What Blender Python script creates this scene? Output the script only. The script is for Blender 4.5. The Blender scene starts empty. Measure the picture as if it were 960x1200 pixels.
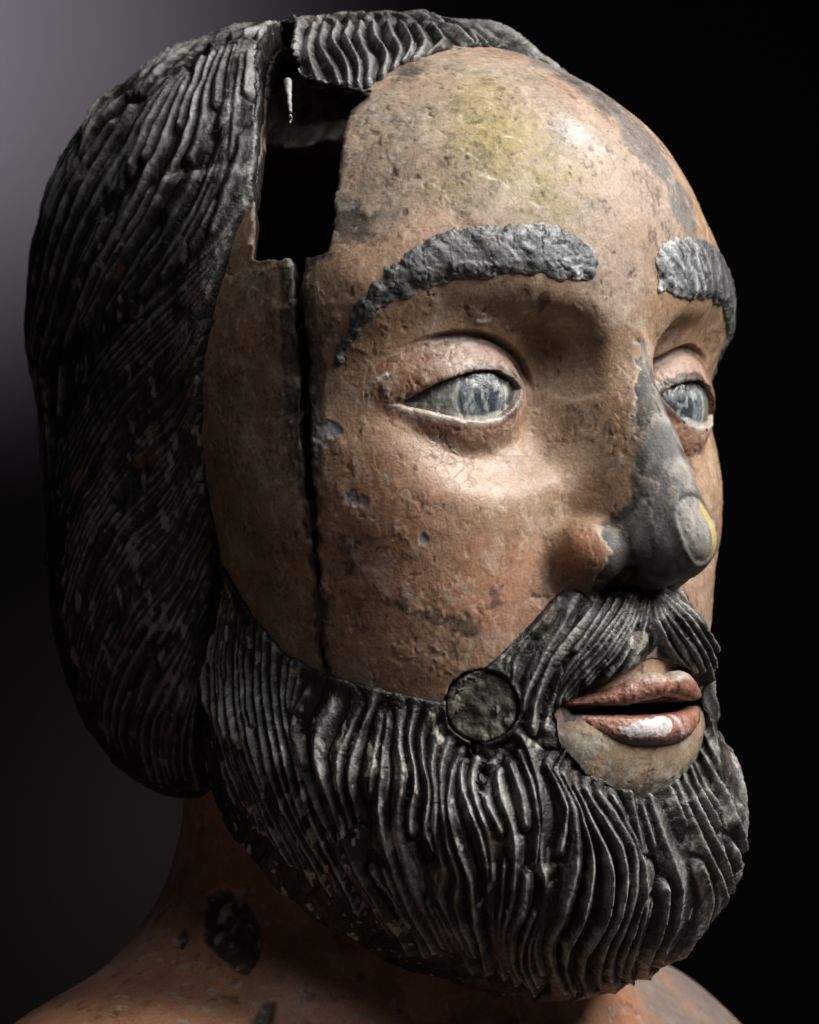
import bpy, math, random, time
import numpy as np
from mathutils import kdtree
random.seed(4); rng=np.random.default_rng(4)
T00=time.time()
sc=bpy.context.scene
S=0.0002875                      # metres per model unit
BASE_Z=-1290.                    # the bust's foot in model units
# ---------------------------------------------------------------- camera
CAMZ=-BASE_Z*S
cd=bpy.data.cameras.new('camera'); cam=bpy.data.objects.new('camera',cd); sc.collection.objects.link(cam)
cam.location=(0,-3600*S,CAMZ-((600-375)*3600/3500.)*S); cam.rotation_euler=(math.radians(90),0,0)
cd.sensor_fit='VERTICAL'; cd.sensor_height=24; cd.lens=24*3500/1200.; cd.clip_start=.05; cd.clip_end=50
cd.dof.use_dof=True; cd.dof.focus_distance=(3600-85)*S; cd.dof.aperture_fstop=9.0
sc.camera=cam
# ---------------------------------------------------------------- world and lamps
w=bpy.data.worlds.new('World'); sc.world=w; w.use_nodes=True
w.node_tree.nodes['Background'].inputs[0].default_value=(.5,.55,.7,1); w.node_tree.nodes['Background'].inputs[1].default_value=.010
HC=np.array((-.06,.0,CAMZ-.07))
def area(name,az,el,dist,size,power,col,target=HC,sy=None):
    l=bpy.data.lights.new(name,'AREA'); l.shape='RECTANGLE'; l.size=size; l.size_y=sy or size; l.energy=power; l.color=col
    o=bpy.data.objects.new(name,l); sc.collection.objects.link(o)
    a,e=math.radians(az),math.radians(el)
    d=np.array((math.sin(a)*math.cos(e),-math.cos(a)*math.cos(e),math.sin(e)))
    o.location=target+d*dist
    from mathutils import Vector
    o.rotation_euler=Vector(-d).to_track_quat('-Z','Y').to_euler()
    return o
def spread_area(*a,spread=95,**k):
    o=area(*a,**k); o.data.spread=math.radians(spread); return o
spread_area('window_light',76,44,1.3,.55,5.7,(1,.965,.92),sy=.85,spread=64)
spread_area('high_fill',32,52,1.3,.4,.9,(.92,.95,1))  # added fill lamp from high in front, for sheen on the beard
spread_area('low_fill',-38,-9,1.25,.7,.12,(1,.86,.76))  # added weak fill lamp from low left, lifts the dark neck
def spot(name,loc,tgt,power,ang,blend,col,r=.1):
    from mathutils import Vector
    l=bpy.data.lights.new(name,'SPOT'); l.energy=power; l.spot_size=math.radians(ang); l.spot_blend=blend; l.color=col; l.shadow_soft_size=r
    o=bpy.data.objects.new(name,l); sc.collection.objects.link(o); o.location=loc
    o.rotation_euler=(Vector(tgt)-Vector(loc)).to_track_quat('-Z','Y').to_euler(); return o
spot('wall_light',(-.75,.35,CAMZ+.35),(-.41,1.2,CAMZ+.31),215,36,1,(.88,.87,1))
spot('wall_glow',(-.3,.5,CAMZ-.7),(-.17,1.2,CAMZ-.29),9,19,1,(1,.82,.78))
sc.view_settings.view_transform='Standard'; sc.view_settings.look='None'; sc.view_settings.gamma=1; sc.view_settings.exposure=0
# ---------- head space: L lateral (image right +), F forward, Z up, origin at the nasion; 1 unit = S metres

YAW=math.radians(45); CY,SY=math.cos(YAW),math.sin(YAW)
FOC=3500.; DN=3600.
X0=(740-480)*DN/FOC; Z0=(600-375)*DN/FOC
def to_cam(P):
    L,F,Z=P[...,0],P[...,1],P[...,2]
    return L*CY+F*SY+X0, -L*SY+F*CY, Z+Z0      # right, toward camera, up
def to_px(P):
    x,t,z=to_cam(P); d=DN-t
    return np.stack([480+FOC*x/d,600-FOC*z/d],-1)
def ray(px):
    px=np.asarray(px,float); dx=(px[...,0]-480)/FOC; dz=(600-px[...,1])/FOC
    # camera space dir (right, away, up)
    n=np.sqrt(dx*dx+dz*dz+1)
    dx,dy,dz=dx/n,1/n,dz/n
    D=np.stack([dx*CY-(-dy)*SY, dx*SY+(-dy)*CY, dz],-1)
    x0,t0,z0=-X0,DN,-Z0
    O=np.array([x0*CY-t0*SY, x0*SY+t0*CY, z0])
    return O,D
# ---------- primitives
def A(*v): return np.array(v,float)
def ell(P,c,r,rot=0,tilt=0):
    q=P-A(*c)
    if rot:   # about Z
        a=math.radians(rot); q=np.stack([q[...,0]*math.cos(a)+q[...,1]*math.sin(a),-q[...,0]*math.sin(a)+q[...,1]*math.cos(a),q[...,2]],-1)
    if tilt:  # about L
        a=math.radians(tilt); q=np.stack([q[...,0],q[...,1]*math.cos(a)+q[...,2]*math.sin(a),-q[...,1]*math.sin(a)+q[...,2]*math.cos(a)],-1)
    r=A(*r); k0=np.sqrt(((q/r)**2).sum(-1)); k1=np.sqrt(((q/r**2)**2).sum(-1))+1e-9
    return k0*(k0-1)/k1
def cone(P,a,b,ra,rb):
    a=A(*a);b=A(*b);ab=b-a;h=np.clip(((P-a)@ab)/(ab@ab),0,1)
    return np.sqrt(((P-a-h[...,None]*ab)**2).sum(-1))-(ra+(rb-ra)*h)
def chain(P,pts,rs,k=0):
    d=None
    for i in range(len(pts)-1):
        e=cone(P,pts[i],pts[i+1],rs[i],rs[i+1]); d=e if d is None else np.minimum(d,e)
    return d
def smooth_chain(pts,rs,n=10):
    p=np.hstack([A(*pts),A(*rs)[:,None]]); q=np.vstack([2*p[0]-p[1],p,2*p[-1]-p[-2]]); o=[]
    for s in np.linspace(0,len(p)-1.0001,n+1):
        i=int(s)+1; t=s-int(s); a,b,c,d=q[i-1:i+3]; o.append(.5*((2*b)+(-a+c)*t+(2*a-5*b+4*c-d)*t*t+(-a+3*b-3*c+d)*t**3))
    o=np.array(o); return [tuple(v[:3]) for v in o],list(o[:,3])
def su(a,b,k):
    h=np.maximum(k-np.abs(a-b),0)/k; return np.minimum(a,b)-h*h*k*.25
def ss(a,b,k):  # a minus b
    return -su(-a,b,k)
def sstep(a,b,x):
    t=np.clip((x-a)/(b-a),0,1); return t*t*(3-2*t)
def mir(P):
    Q=P.copy(); Q[...,0]=-np.abs(Q[...,0]); return Q
# ---------- forms
EYE=A(-190,-176,-100); ER=76.
def smax(a,b,k): return -su(-a,-b,k)
def table(xs,ys,sig=22.):
    """a smooth curve through measured heights"""
    g=np.arange(-460.,120.,4.); y=np.interp(g,xs,ys); k=np.exp(-.5*(np.arange(-20,21)*4/sig)**2); k/=k.sum()
    return g,np.convolve(np.pad(y,20,'edge'),k,'valid')
NT_F=table([-400,-330,-300,-272,-240,-150,-70,0,60],[58,86,112,125,117,77,34,2,-12])
NT_W=table([-300,-250,-200,-100,0,60],[37,34,27,20,15,16]); NT_S=table([-280,-140,0],[.36,.46,.74])
def nose0(P):
    """a carved pyramid: ridge line, two flat side planes, blunt tip, wings"""
    M=mir(P); aL=np.sqrt(P[...,0]**2+12); F=P[...,1]; Z=P[...,2]
    Fr=np.interp(Z,*NT_F); w0=np.interp(Z,*NT_W); sl=np.interp(Z,*NT_S)
    side=(aL-(w0+np.maximum(Fr-F,-30)*sl))/np.sqrt(1+sl*sl)
    n=smax(side,(F-Fr)*.9,44)
    n=smax(n,(-(Z+306)+(F-60)*-.16)*.95,40); n=smax(n,Z-50,60); n=np.maximum(n,-F-140)
    n=su(n,ell(M,(0,62,-268),(38,58,40)),20)
    n=su(n,ell(M,(-72,-6,-282),(42,52,44),rot=-22),11)
    n=su(n,cone(P,(0,80,-286),(0,20,-310),22,24),16)
    return n
def nostril(P):
    return ell(mir(P),(-47,40,-320),(17,34,20),rot=-12)
def lidball(M): return su(ell(M,(-180,-141,-98),(104,92,98),rot=8),ell(M,(-214,-160,-92),(104,86,84),rot=12),14)
def skull0(P):
    """skull and face without eye openings and slots"""
    M=mir(P)
    d=ell(P,(0,-425,0),(368,428,398))
    d=su(d,ell(P,(0,-190,100),(270,187,195)),90)                       # forehead
    d=su(d,ell(M,(-130,-250,-330),(200,215,300)),90)                   # cheeks/jaw
    d=su(d,ell(M,(-170,-290,-100),(196,182,320)),90)                   # temple
    d=su(d,ell(M,(-194,-226,-205),(130,142,110)),90)                   # cheekbone
    d=su(d,ell(P,(0,-180,-420),(180,222,200)),60)                      # muzzle
    d=su(d,chain(M,[(-50,-60,58),(-110,-66,80),(-180,-86,84),(-250,-118,64),(-300,-156,26),(-325,-200,-20),(-330,-240,-70)],[34,38,44,51,57,50,38]),44)   # brow ridge
    d=su(d,ell(M,(-85,-110,-150),(75,75,130)),60)
    return d
def beard0(P):
    M=mir(P)
    d=ell(P,(0,-262,-520),(320,300,310))
    d=su(d,ell(M,(-190,-290,-470),(165,215,290)),70)
    d=su(d,ell(P,(0,-120,-630),(245,215,200)),80)
    return d
def hair0(P):
    M=mir(P)
    d=ell(P,(0,-470,0),(405,440,420))
    d=su(d,ell(M,(-190,-510,60),(195,300,300)),90)
    d=su(d,ell(P,(0,-380,60),(335,320,345)),30)
    d=su(d,ell(M,(-235,-535,-290),(180,205,308)),90)
    return d
ST=smooth_chain([(0,24,-346),(-60,22,-388),(-118,-34,-440),(-165,-104,-520)],[38,46,46,42],8)
def stache0(P): return chain(mir(P),*ST)
def neck0(P):
    d=cone(P,(0,-445,-500),(0,-445,-1000),245,262)
    return su(d,ell(P,(0,-470,-1200),(800,400,450)),170)
# ================================================================ numeric helpers
def hash3(ix,iy,iz,s):
    h=(ix.astype(np.int64)*374761393+iy.astype(np.int64)*668265263+iz.astype(np.int64)*2147483647+s*1274126177)&0xffffffff
    h=((h^(h>>13))*1274126177)&0xffffffff; h=h^(h>>16)
    return (h&0xffff)/32767.5-1
def noise(P,scale,s=0):
    q=P/scale+1000.37; i=np.floor(q).astype(np.int64); f=q-i; u=f*f*(3-2*f); r=0
    for a in (0,1):
        wa=u[...,0] if a else 1-u[...,0]
        for b in (0,1):
            wb=u[...,1] if b else 1-u[...,1]
            for c in (0,1):
                wc=u[...,2] if c else 1-u[...,2]
                r=r+wa*wb*wc*hash3(i[...,0]+a,i[...,1]+b,i[...,2]+c,s)
    return r
def fbm(P,scale,o=3,s=0):
    r=0;a=1;t=0
    for k in range(o): r=r+a*noise(P,scale/2**k,s+17*k); t+=a; a*=.55
    return r/t
def sample_field(fn,lo,hi,h):
    """field on a grid; only the cells near the surface are evaluated finely"""
    lo=np.array(lo,float); K=4
    n=(np.ceil((np.array(hi)-lo)/(h*K))).astype(int)
    g=[np.arange(n[i]+1)*h*K+lo[i] for i in range(3)]
    C=np.stack(np.meshgrid(*g,indexing='ij'),-1); D=fn(C.reshape(-1,3)).reshape(C.shape[:3])
    N=n*K+1
    idx=[np.arange(N[i])/K for i in range(3)]
    def up(D,ax):
        x=idx[ax]; i=np.minimum(x.astype(int),D.shape[ax]-2); f=x-i
        sh=[1,1,1]; sh[ax]=-1; f=f.reshape(sh)
        return np.take(D,i,ax)*(1-f)+np.take(D,i+1,ax)*f
    U=up(up(up(D,0),1),2)
    m=np.abs(U)<h*K*1.6
    I=np.argwhere(m); U[m]=fn(lo+I*h)
    return lo,U
def surface_nets(lo,U,h):
    s=U<0; n=np.array(U.shape)
    cs=np.zeros(n-1,int)
    for a in (0,1):
        for b in (0,1):
            for c in (0,1): cs+=s[a:n[0]-1+a,b:n[1]-1+b,c:n[2]-1+c]
    act=(cs>0)&(cs<8); I=np.argwhere(act); vid=-np.ones(n-1,int); vid[act]=np.arange(len(I))
    acc=np.zeros((len(I),3)); cnt=np.zeros(len(I))
    E=[((0,0,0),(1,0,0)),((0,1,0),(1,1,0)),((0,0,1),(1,0,1)),((0,1,1),(1,1,1)),((0,0,0),(0,1,0)),((1,0,0),(1,1,0)),((0,0,1),(0,1,1)),((1,0,1),(1,1,1)),((0,0,0),(0,0,1)),((1,0,0),(1,0,1)),((0,1,0),(0,1,1)),((1,1,0),(1,1,1))]
    for p,q in E:
        a=U[I[:,0]+p[0],I[:,1]+p[1],I[:,2]+p[2]]; b=U[I[:,0]+q[0],I[:,1]+q[1],I[:,2]+q[2]]
        m=(a<0)!=(b<0); t=np.where(m,a/(a-b+1e-12),0)[:,None]
        pp=np.array(p)+(np.array(q)-np.array(p))*t
        acc+=np.where(m[:,None],pp,0); cnt+=m
    V=lo+(I+acc/cnt[:,None])*h
    Q=[]
    for ax in range(3):
        o1,o2=[(1,2),(2,0),(0,1)][ax]
        sl=[slice(None)]*3; sl2=[slice(None)]*3; sl[ax]=slice(0,-1); sl2[ax]=slice(1,None)
        a=s[tuple(sl)];b=s[tuple(sl2)]
        J=np.argwhere(a!=b); J=J[(J[:,o1]>0)&(J[:,o2]>0)&(J[:,o1]<n[o1]-1)&(J[:,o2]<n[o2]-1)]
        e1=np.zeros(3,int);e1[o1]=1;e2=np.zeros(3,int);e2[o2]=1
        f=lambda K:vid[K[:,0],K[:,1],K[:,2]]
        q=np.stack([f(J-e1-e2),f(J-e2),f(J),f(J-e1)],-1)
        fl=b[J[:,0],J[:,1],J[:,2]]; q[fl]=q[fl][:,::-1]; Q.append(q)
    return V,np.concatenate(Q)
def grad(fn,P,e=1.2):
    k=np.array([(1,-1,-1),(-1,-1,1),(-1,1,-1),(1,1,1)],float)
    g=0
    for v in k: g=g+v*fn(P+v*e)[:,None]
    return g/(4*e)
def project(fn,V,it=2,step=1.):
    for _ in range(it):
        g=grad(fn,V); d=fn(V); n2=(g*g).sum(-1)
        V=V-(np.clip(d,-12,12)*step/np.maximum(n2,.25))[:,None]*g
    return V
def subdivide(V,Q,sel=None):
    """splits the selected quads in four (their unselected neighbours stay)"""
    if sel is None: sel=np.ones(len(Q),bool)
    q=Q[sel]; nv=len(V)
    e=np.stack([q,np.roll(q,-1,1)],-1).reshape(-1,2); e.sort(1)
    key=e[:,0]*np.int64(nv+1)+e[:,1]; u,inv=np.unique(key,return_inverse=True)
    ea,eb=u//(nv+1),u%(nv+1); inv=inv.reshape(-1,4)
    VE=(V[ea]+V[eb])/2; VF=V[q].mean(1)
    ei=inv+nv; fi=np.arange(len(q))+nv+len(VE)
    new=np.concatenate([np.stack([q[:,k],ei[:,k],fi,ei[:,k-1]],-1) for k in range(4)])
    return np.concatenate([V,VE,VF]),np.concatenate([Q[~sel],new])
def laplace(V,Q,it=1,f=.5):
    for _ in range(it):
        acc=np.zeros_like(V);c=np.zeros(len(V))
        for k in range(4):
            a,b=Q[:,k],Q[:,(k+1)%4]
            for i in range(3): acc[:,i]+=np.bincount(a,V[b,i],len(V))+np.bincount(b,V[a,i],len(V))
            c+=np.bincount(a,minlength=len(V))+np.bincount(b,minlength=len(V))
        m=c>0; V=V.copy(); V[m]+=f*(acc[m]/c[m][:,None]-V[m])
    return V
VIEW=ray(np.array([[480.,600.]]))[0]
def vnormals(V,Q):
    a=V[Q[:,2]]-V[Q[:,0]]; b=V[Q[:,3]]-V[Q[:,1]]; n=np.cross(a,b); N=np.zeros_like(V)
    for k in range(4):
        for i in range(3): N[:,i]+=np.bincount(Q[:,k],n[:,i],len(V))
    return N/(np.linalg.norm(N,axis=1,keepdims=True)+1e-9)
def facing(V,Q,lim=-.25):
    a=V[Q[:,2]]-V[Q[:,0]]; b=V[Q[:,3]]-V[Q[:,1]]; n=np.cross(a,b); n/=np.linalg.norm(n,axis=1,keepdims=True)+1e-9
    c=V[Q].mean(1); v=VIEW-c; v/=np.linalg.norm(v,axis=1,keepdims=True)
    px=to_px(c); inf=(px[:,0]>-60)&(px[:,0]<1020)&(px[:,1]<1270)
    return ((n*v).sum(1)>lim)&inf
def solid(fn,lo,hi,h,levels=2,lim=-.25,smooth=1,hid=None):
    """closed skin of a solid: nets, then subdivision pulled onto the form"""
    lo,U=sample_field(fn,lo,hi,h); V,Q=surface_nets(lo,U,h)
    # orientation: outward
    c=V[Q].mean(1); a=V[Q[:,2]]-V[Q[:,0]]; b=V[Q[:,3]]-V[Q[:,1]]; n=np.cross(a,b); n/=np.linalg.norm(n,axis=1,keepdims=True)+1e-9
    if (fn((c+n*2)[::7])-fn((c-n*2)[::7])).mean()<0: Q=Q[:,::-1]
    V=project(fn,V,2)
    for l in range(levels):
        sel=facing(V,Q,lim)
        if hid is not None:
            ix=np.where(sel)[0]; sel[ix]=~hid(V[Q[ix]].mean(1))      # covered by other parts: stays coarse
        V,Q=subdivide(V,Q,sel)
        V=laplace(V,Q,1,.35)
        V=project(fn,V,1 if l==0 else 2)
    if smooth: V=laplace(V,Q,smooth,.4)
    return V,Q
# polygon distance in 2-D (negative inside)
def poly_sd(x,y,poly):
    poly=np.asarray(poly,float); d=np.full(x.shape,1e9); ins=np.zeros(x.shape,bool)
    n=len(poly)
    for i in range(n):
        a=poly[i];b=poly[(i+1)%n];e=b-a
        wx,wy=x-a[0],y-a[1]; t=np.clip((wx*e[0]+wy*e[1])/(e@e+1e-9),0,1)
        d=np.minimum(d,(wx-t*e[0])**2+(wy-t*e[1])**2)
        c1=(a[1]<=y)&(b[1]>y);c2=(a[1]>y)&(b[1]<=y); cr=e[0]*wy-e[1]*wx
        ins^=(c1&(cr>0))|(c2&(cr<0))
    return np.where(ins,-1,1)*np.sqrt(d)
def trace(fn,px,t0=2500,t1=5000,n=140):
    O,D=ray(np.asarray(px,float)); t=np.full(len(D),float(t0)); best=np.full(len(D),1e9); bt=t.copy()
    for i in range(n):
        d=fn(O+D*t[:,None]); m=np.abs(d)<best; best[m]=np.abs(d)[m]; bt[m]=t[m]
        t=t+np.where(t<t1,d*.85,0)
    return O+D*bt[:,None],best<3
def spline(p,n):
    """Catmull-Rom through the points, n samples evenly by length"""
    p=np.asarray(p,float); q=np.vstack([2*p[0]-p[1],p,2*p[-1]-p[-2]]); out=[]
    for i in range(1,len(q)-2):
        for t in np.linspace(0,1,12,endpoint=False):
            a,b,c,d=q[i-1:i+3]; out.append(.5*((2*b)+(-a+c)*t+(2*a-5*b+4*c-d)*t*t+(-a+3*b-3*c+d)*t**3))
    out.append(p[-1]); out=np.array(out); L=np.r_[0,np.cumsum(np.linalg.norm(np.diff(out,axis=0),axis=1))]
    s=np.linspace(0,L[-1],n); return np.stack([np.interp(s,L,out[:,k]) for k in range(p.shape[1])],-1)
# ================================================================ measured forms
# the skull's field is sampled once, blurred a little (the carver's smooth transitions) and looked up
GH=12.; GL=np.array((-480.,-900.,-780.)); GN=(81,100,114)
def build_skull():
    g=[np.arange(GN[i])*GH+GL[i] for i in range(3)]
    C=np.stack(np.meshgrid(*g,indexing='ij'),-1)
    D=skull0(C.reshape(-1,3)).reshape(GN).astype(np.float32)
    for it in range(3):
        for ax in range(3):
            a=np.roll(D,1,ax);b=np.roll(D,-1,ax); E=D*.5+(a+b)*.25
            sl=[slice(None)]*3; sl[ax]=slice(1,-1); D2=D.copy(); D2[tuple(sl)]=E[tuple(sl)]; D=D2
    return D
SKULL=build_skull(); SKF=SKULL.ravel()
def skull(P):
    q=(P-GL)/GH; q=np.clip(q,1.01,np.array(GN)-2.01); i=np.floor(q+.5).astype(np.int64); f=q-i
    w=[.5*(.5-f)**2,.75-f*f,.5*(.5+f)**2]; r=0
    for a in range(3):
        for b in range(3):
            for c in range(3):
                r=r+w[a][...,0]*w[b][...,1]*w[c][...,2]*SKF[((i[...,0]+a-1)*GN[1]+(i[...,1]+b-1))*GN[2]+i[...,2]+c-1]
    return r
def skinb(P):
    """head without openings"""
    M=mir(P); d=skull(P)
    d=ss(d,ell(M,(-172,-40,-92),(120,36,84),rot=12),60)
    d=ss(d,ell(M,(-104,-28,-88),(40,42,74)),44)
    d=su(d,lidball(M),7)
    d=su(d,nose0(P),22)
    d=ss(d,nostril(P),8)
    return d
UL=smooth_chain([(0,50,-437),(-24,51,-437),(-64,36,-449),(-100,14,-457),(-132,-8,-462)],[14,17,13,10,7],12)
LL=smooth_chain([(0,40,-490),(-42,36,-489),(-88,16,-480),(-130,-10,-471)],[20,19,14,7],10)
def upl(P):
    M=mir(P); aL=-M[...,0]; d=chain(M,*UL)
    d=smax(d,(P[...,2]+419+9*np.exp(-(aL/12)**2))*.8,8)     # the bow
    return smax(d,-(P[...,2]+460+noise(P,30,2)*1.5),4)
def lol(P):
    M=mir(P); d=chain(M,*LL)
    return smax(d,P[...,2]+473+M[...,0]*.03,6)
def near(P,c,r): return (np.abs(P-np.array(c,float))<r).all(-1)
# --- eye openings, as polygons in (angle round the ball, height)
EC=A(-180,-141,-104)
def eyeuv(M):
    q=M-EC; return np.arctan2(q[...,0],q[...,1])*95., q[...,2]
EYE_PX=[(460,473),(480,463),(500,453),(520,444),(543,437),(565,433),(588,436),(604,444),(613,456),(610,468),(601,480),(586,489),(566,493),(545,492),(525,488),(503,483),(480,478)]
ep,_=trace(skinb,EYE_PX); EPOLY=np.stack(eyeuv(ep),-1)
def eyeball0(M): return su(ell(M,(-180,-141,-99),(93,82,82),rot=8),ell(M,(-212,-160,-94),(89,75,70),rot=12),14)
def eyecut(P):
    M=mir(P); out=np.full(P.shape[:-1],60.); m=near(M,EC,(150,150,110))&(M[...,1]>-220)
    u,v=eyeuv(M[m]); out[m]=np.maximum(poly_sd(u,v,EPOLY),-(eyeball0(M[m])+1.5)); return out
# --- the slot through the temple and the crack under it
SLOT_PX=[(322,20),(306,60),(303,130),(299,215),(297,304),(345,305),(386,298),(393,230),(399,180),(409,130),(428,113),(400,106),(372,103),(347,92),(340,60),(345,22)]
def hairskin(P): return np.minimum(hair0(P),skinb(P))
sp,_=trace(skinb,SLOT_PX); sh_,_=trace(hair0,SLOT_PX); wt_=A(1,1,1,.6,0,0,0,0,0,0,.3,.4,.6,1,1,1)[:,None]; sp=sp*(1-wt_)+sh_*wt_; SPOLY=np.stack([sp[:,1]+.78*(sp[:,0]+300),sp[:,2]],-1)
CRACK_PX=[(347,290),(349,340),(352,400),(355,450),(358,500),(361,550),(367,600),(370,650),(374,700),(377,750),(380,790)]
CRACK_W=[9,8,6.5,5.5,5,5.5,4.5,3,2,1.6,1.2]
cp,_=trace(skinb,CRACK_PX)
def crack_sd(P):
    w=noise(P,40,5)*3.5+noise(P,13,8)*1.8+noise(P,6,6)*1.
    F=np.interp(P[...,2],cp[::-1,2],cp[::-1,1]+.6*(cp[::-1,0]+330))
    W=np.interp(P[...,2],cp[::-1,2],np.array(CRACK_W)[::-1]*1.1)*(1+.35*noise(P,22,14))
    d=(np.abs(P[...,1]+.6*(P[...,0]+330)-F+w)-W)*.8
    return np.maximum(np.maximum(d,P[...,0]+150),np.maximum(P[...,2]-cp[0,2]-10,cp[-1,2]-P[...,2]))
def slot_sd(P):
    out=np.full(P.shape[:-1],60.)
    m=(P[...,0]<40)&(P[...,1]>-560)&(P[...,1]<-60)&(P[...,2]>0)
    Q=P[m]; j=noise(Q,14,9)*2.2+noise(Q,40,3)*2.5+noise(Q*A(1,1,.3),5,4)*1.6
    out[m]=np.maximum(poly_sd(Q[:,1]+.78*(Q[:,0]+300),Q[:,2],SPOLY)*.85+j,Q[:,0]+60)
    return out
PLUG_C,_=trace(lambda P:np.minimum(skinb(P),beardb(P)),[(565,828)]) if False else (None,None)
# --- mouth region
MOUTH=[(0,-412),(50,-420),(98,-444),(134,-462),(142,-494),(122,-532),(72,-560),(0,-570)]
MOUTH=[(-a,b) for a,b in MOUTH]+[(a*.82,-490+(b+490)*.93) for a,b in MOUTH[::-1][1:-1]]
BEARD_PX=[(262,660),(275,683),(300,722),(330,760),(380,787),(430,801),(480,813),(520,820),(545,800),(572,778),(602,752),(640,708),(660,688)]
bp,_=trace(skinb,BEARD_PX)
BTH=np.degrees(np.arctan2(-bp[:,0],bp[:,1]+350)); BZ=bp[:,2]
o=np.argsort(BTH); BTH=np.r_[0,12,BTH[o],125]; BZ=np.r_[-316,-316,BZ[o],-260]
def beard_edge(P):
    th=np.degrees(np.arctan2(np.abs(P[...,0]),P[...,1]+350))
    return np.interp(th,BTH,BZ)
BPOLY=np.vstack([np.stack([BTH*4.6,BZ],-1),[(700,-260),(700,-1200),(-300,-1200),(-300,-316)]])
def edge_sd(P):
    th=np.degrees(np.arctan2(np.abs(P[...,0]),P[...,1]+350))
    return poly_sd(th*4.6,P[...,2],BPOLY)
def beardb(P):
    """beard and moustache, one block"""
    d=beard0(P); out=su(d,stache0(P),12)
    m=(np.abs(out)<60)|((out<0)&(P[...,2]>-700)); Q=P[m]
    e=edge_sd(Q); x=np.maximum(-e,0); sk=skull(Q)
    t=8+x*.14+(x/60)**2*15
    f=smax(beard0(Q),sk-t,14)
    f=su(f,smax(stache0(Q),sk-t*1.7-6,10),12)
    f=su(f,sk-8,10)
    out[m]=smax(f,e*.9,9); m2=~m&(P[...,2]>-640); out[m2]=np.maximum(out[m2],P[m2][:,2]+316)
    d=out
    m=near(P,(0,0,-490),(170,190,130))
    if m.any():
        Q=P[m]; c=np.maximum(poly_sd(Q[:,0],Q[:,2],MOUTH),-(Q[:,1]+95))
        d[m]=ss(d[m],c,9)
    return d
pc,_=trace(beardb,[(565,828)]); PC=pc[0]; PN=grad(beardb,pc)[0]; PN/=np.linalg.norm(PN)
def plug_r(P):
    q=P-PC; a=q@PN; return np.sqrt(np.maximum((q*q).sum(-1)-a*a,0)),a
def plug_groove(P):
    r,a=plug_r(P); j=noise(P,12,4)*.8
    return np.maximum(np.abs(r-43.5+j)-1.9,np.abs(a)-26)
CK2_PX=[(566,872),(569,886),(576,898),(574,912),(571,926),(573,944)]
ck2,_=trace(beardb,CK2_PX)
def crack2(P):
    out=np.full(P.shape[:-1],60.); m=near(P,PC-A(0,0,80),(60,80,80)); Q=P[m]
    if len(Q):
        L=np.interp(Q[:,2],ck2[::-1,2],ck2[::-1,0]); W=np.interp(Q[:,2],ck2[::-1,2],[.3,1.4,2.6,2.2,3,2.]); 
        d=np.abs(Q[:,0]-L+noise(Q,8,2)*1.2)-W; out[m]=np.maximum(d,np.maximum(Q[:,2]-ck2[0,2],ck2[-1,2]-Q[:,2]))
    return out
def plug_hole(P):
    r,a=plug_r(P); return np.maximum(r-43.2+noise(P,9,6)*1.2+noise(P,34,7)*2.,np.abs(a)-24)
def plug_solid(P):
    r,a=plug_r(P); b=np.minimum(beardb(P),skinb(P)-4)+3.5
    return smax(np.maximum(b,-(a+20)),r-41.2+noise(P,12,4)*.9,2)
def beard_full(P):
    d=ss(beardb(P),plug_hole(P),1.5); 
    d=ss(d,crack2(P),1.5)
    return np.maximum(d,-(crack_sd(P)))
def hollow(P,sk=None):
    sk=skull(P) if sk is None else sk
    return np.maximum(np.maximum(sk+24,-P[...,2]-20),P[...,1]+215)
def face_full(P):
    d=skinb(P)
    m=near(P,(0,0,-520),(120,130,70))
    d=su(d,ell(P,(0,-60,-503),(176,104,110)),24)      # chin patch
    d=ss(d,ell(P,(0,30,-467),(126,66,7)),6)         # parted lips
    d=ss(d,eyecut(P),2.5)
    d=ss(d,slot_sd(P),3)
    d=np.maximum(d,-hollow(P))
    d=ss(d,crack_sd(P),2)
    return ss(d,plug_hole(P),1.5)
# --- hair block
HPX=[(350,175),(300,213),(285,225),(268,262),(258,295),(248,340),(240,400),(236,450),(238,520),(246,580),(252,640),(240,690),(232,740),(228,800),(233,860),(240,900),(250,930)]
HTOP=[(409,128),(440,95),(480,70)]
h1,_=trace(hair0,HPX); h2,_=trace(hair0,HTOP)
hp=np.vstack([h1[::-1],h2]); HZ,HF=hp[:,2],hp[:,1]
o=np.argsort(HZ); HZ=np.r_[-900,HZ[o],420]; HF=np.r_[HF[o][0],HF[o],HF[o][-1]+45]
def hair_clip(P):
    F=sum(np.interp(P[...,2]+k,HZ,HF) for k in (-10,0,10))/3
    return (P[...,1]-F)*.85
def hairb(P):
    c=hair_clip(P)+noise(P,30,8)*3
    t=np.interp(-c,[-10,0,30,110,220],[9,9,16,34,300])+np.interp(P[...,2],[250,330],[0,16]); lowz=sstep(190,60,P[...,2]); t=t+lowz*400
    d=smax(smax(hair0(P),skull(P)-t-lowz,16),c,10+lowz*12)
    # the lock bends in towards its front edge
    return d
def hair_full(P):
    h=hairb(P); sk=skull(P); return np.maximum(np.maximum(ss(h,slot_sd(P)-2.,3),-hollow(P)),-(sk+16)-sstep(140,60,P[...,2])*200)
def neckb(P):
    return neck0(P)+noise(P,60,1)*2
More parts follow.
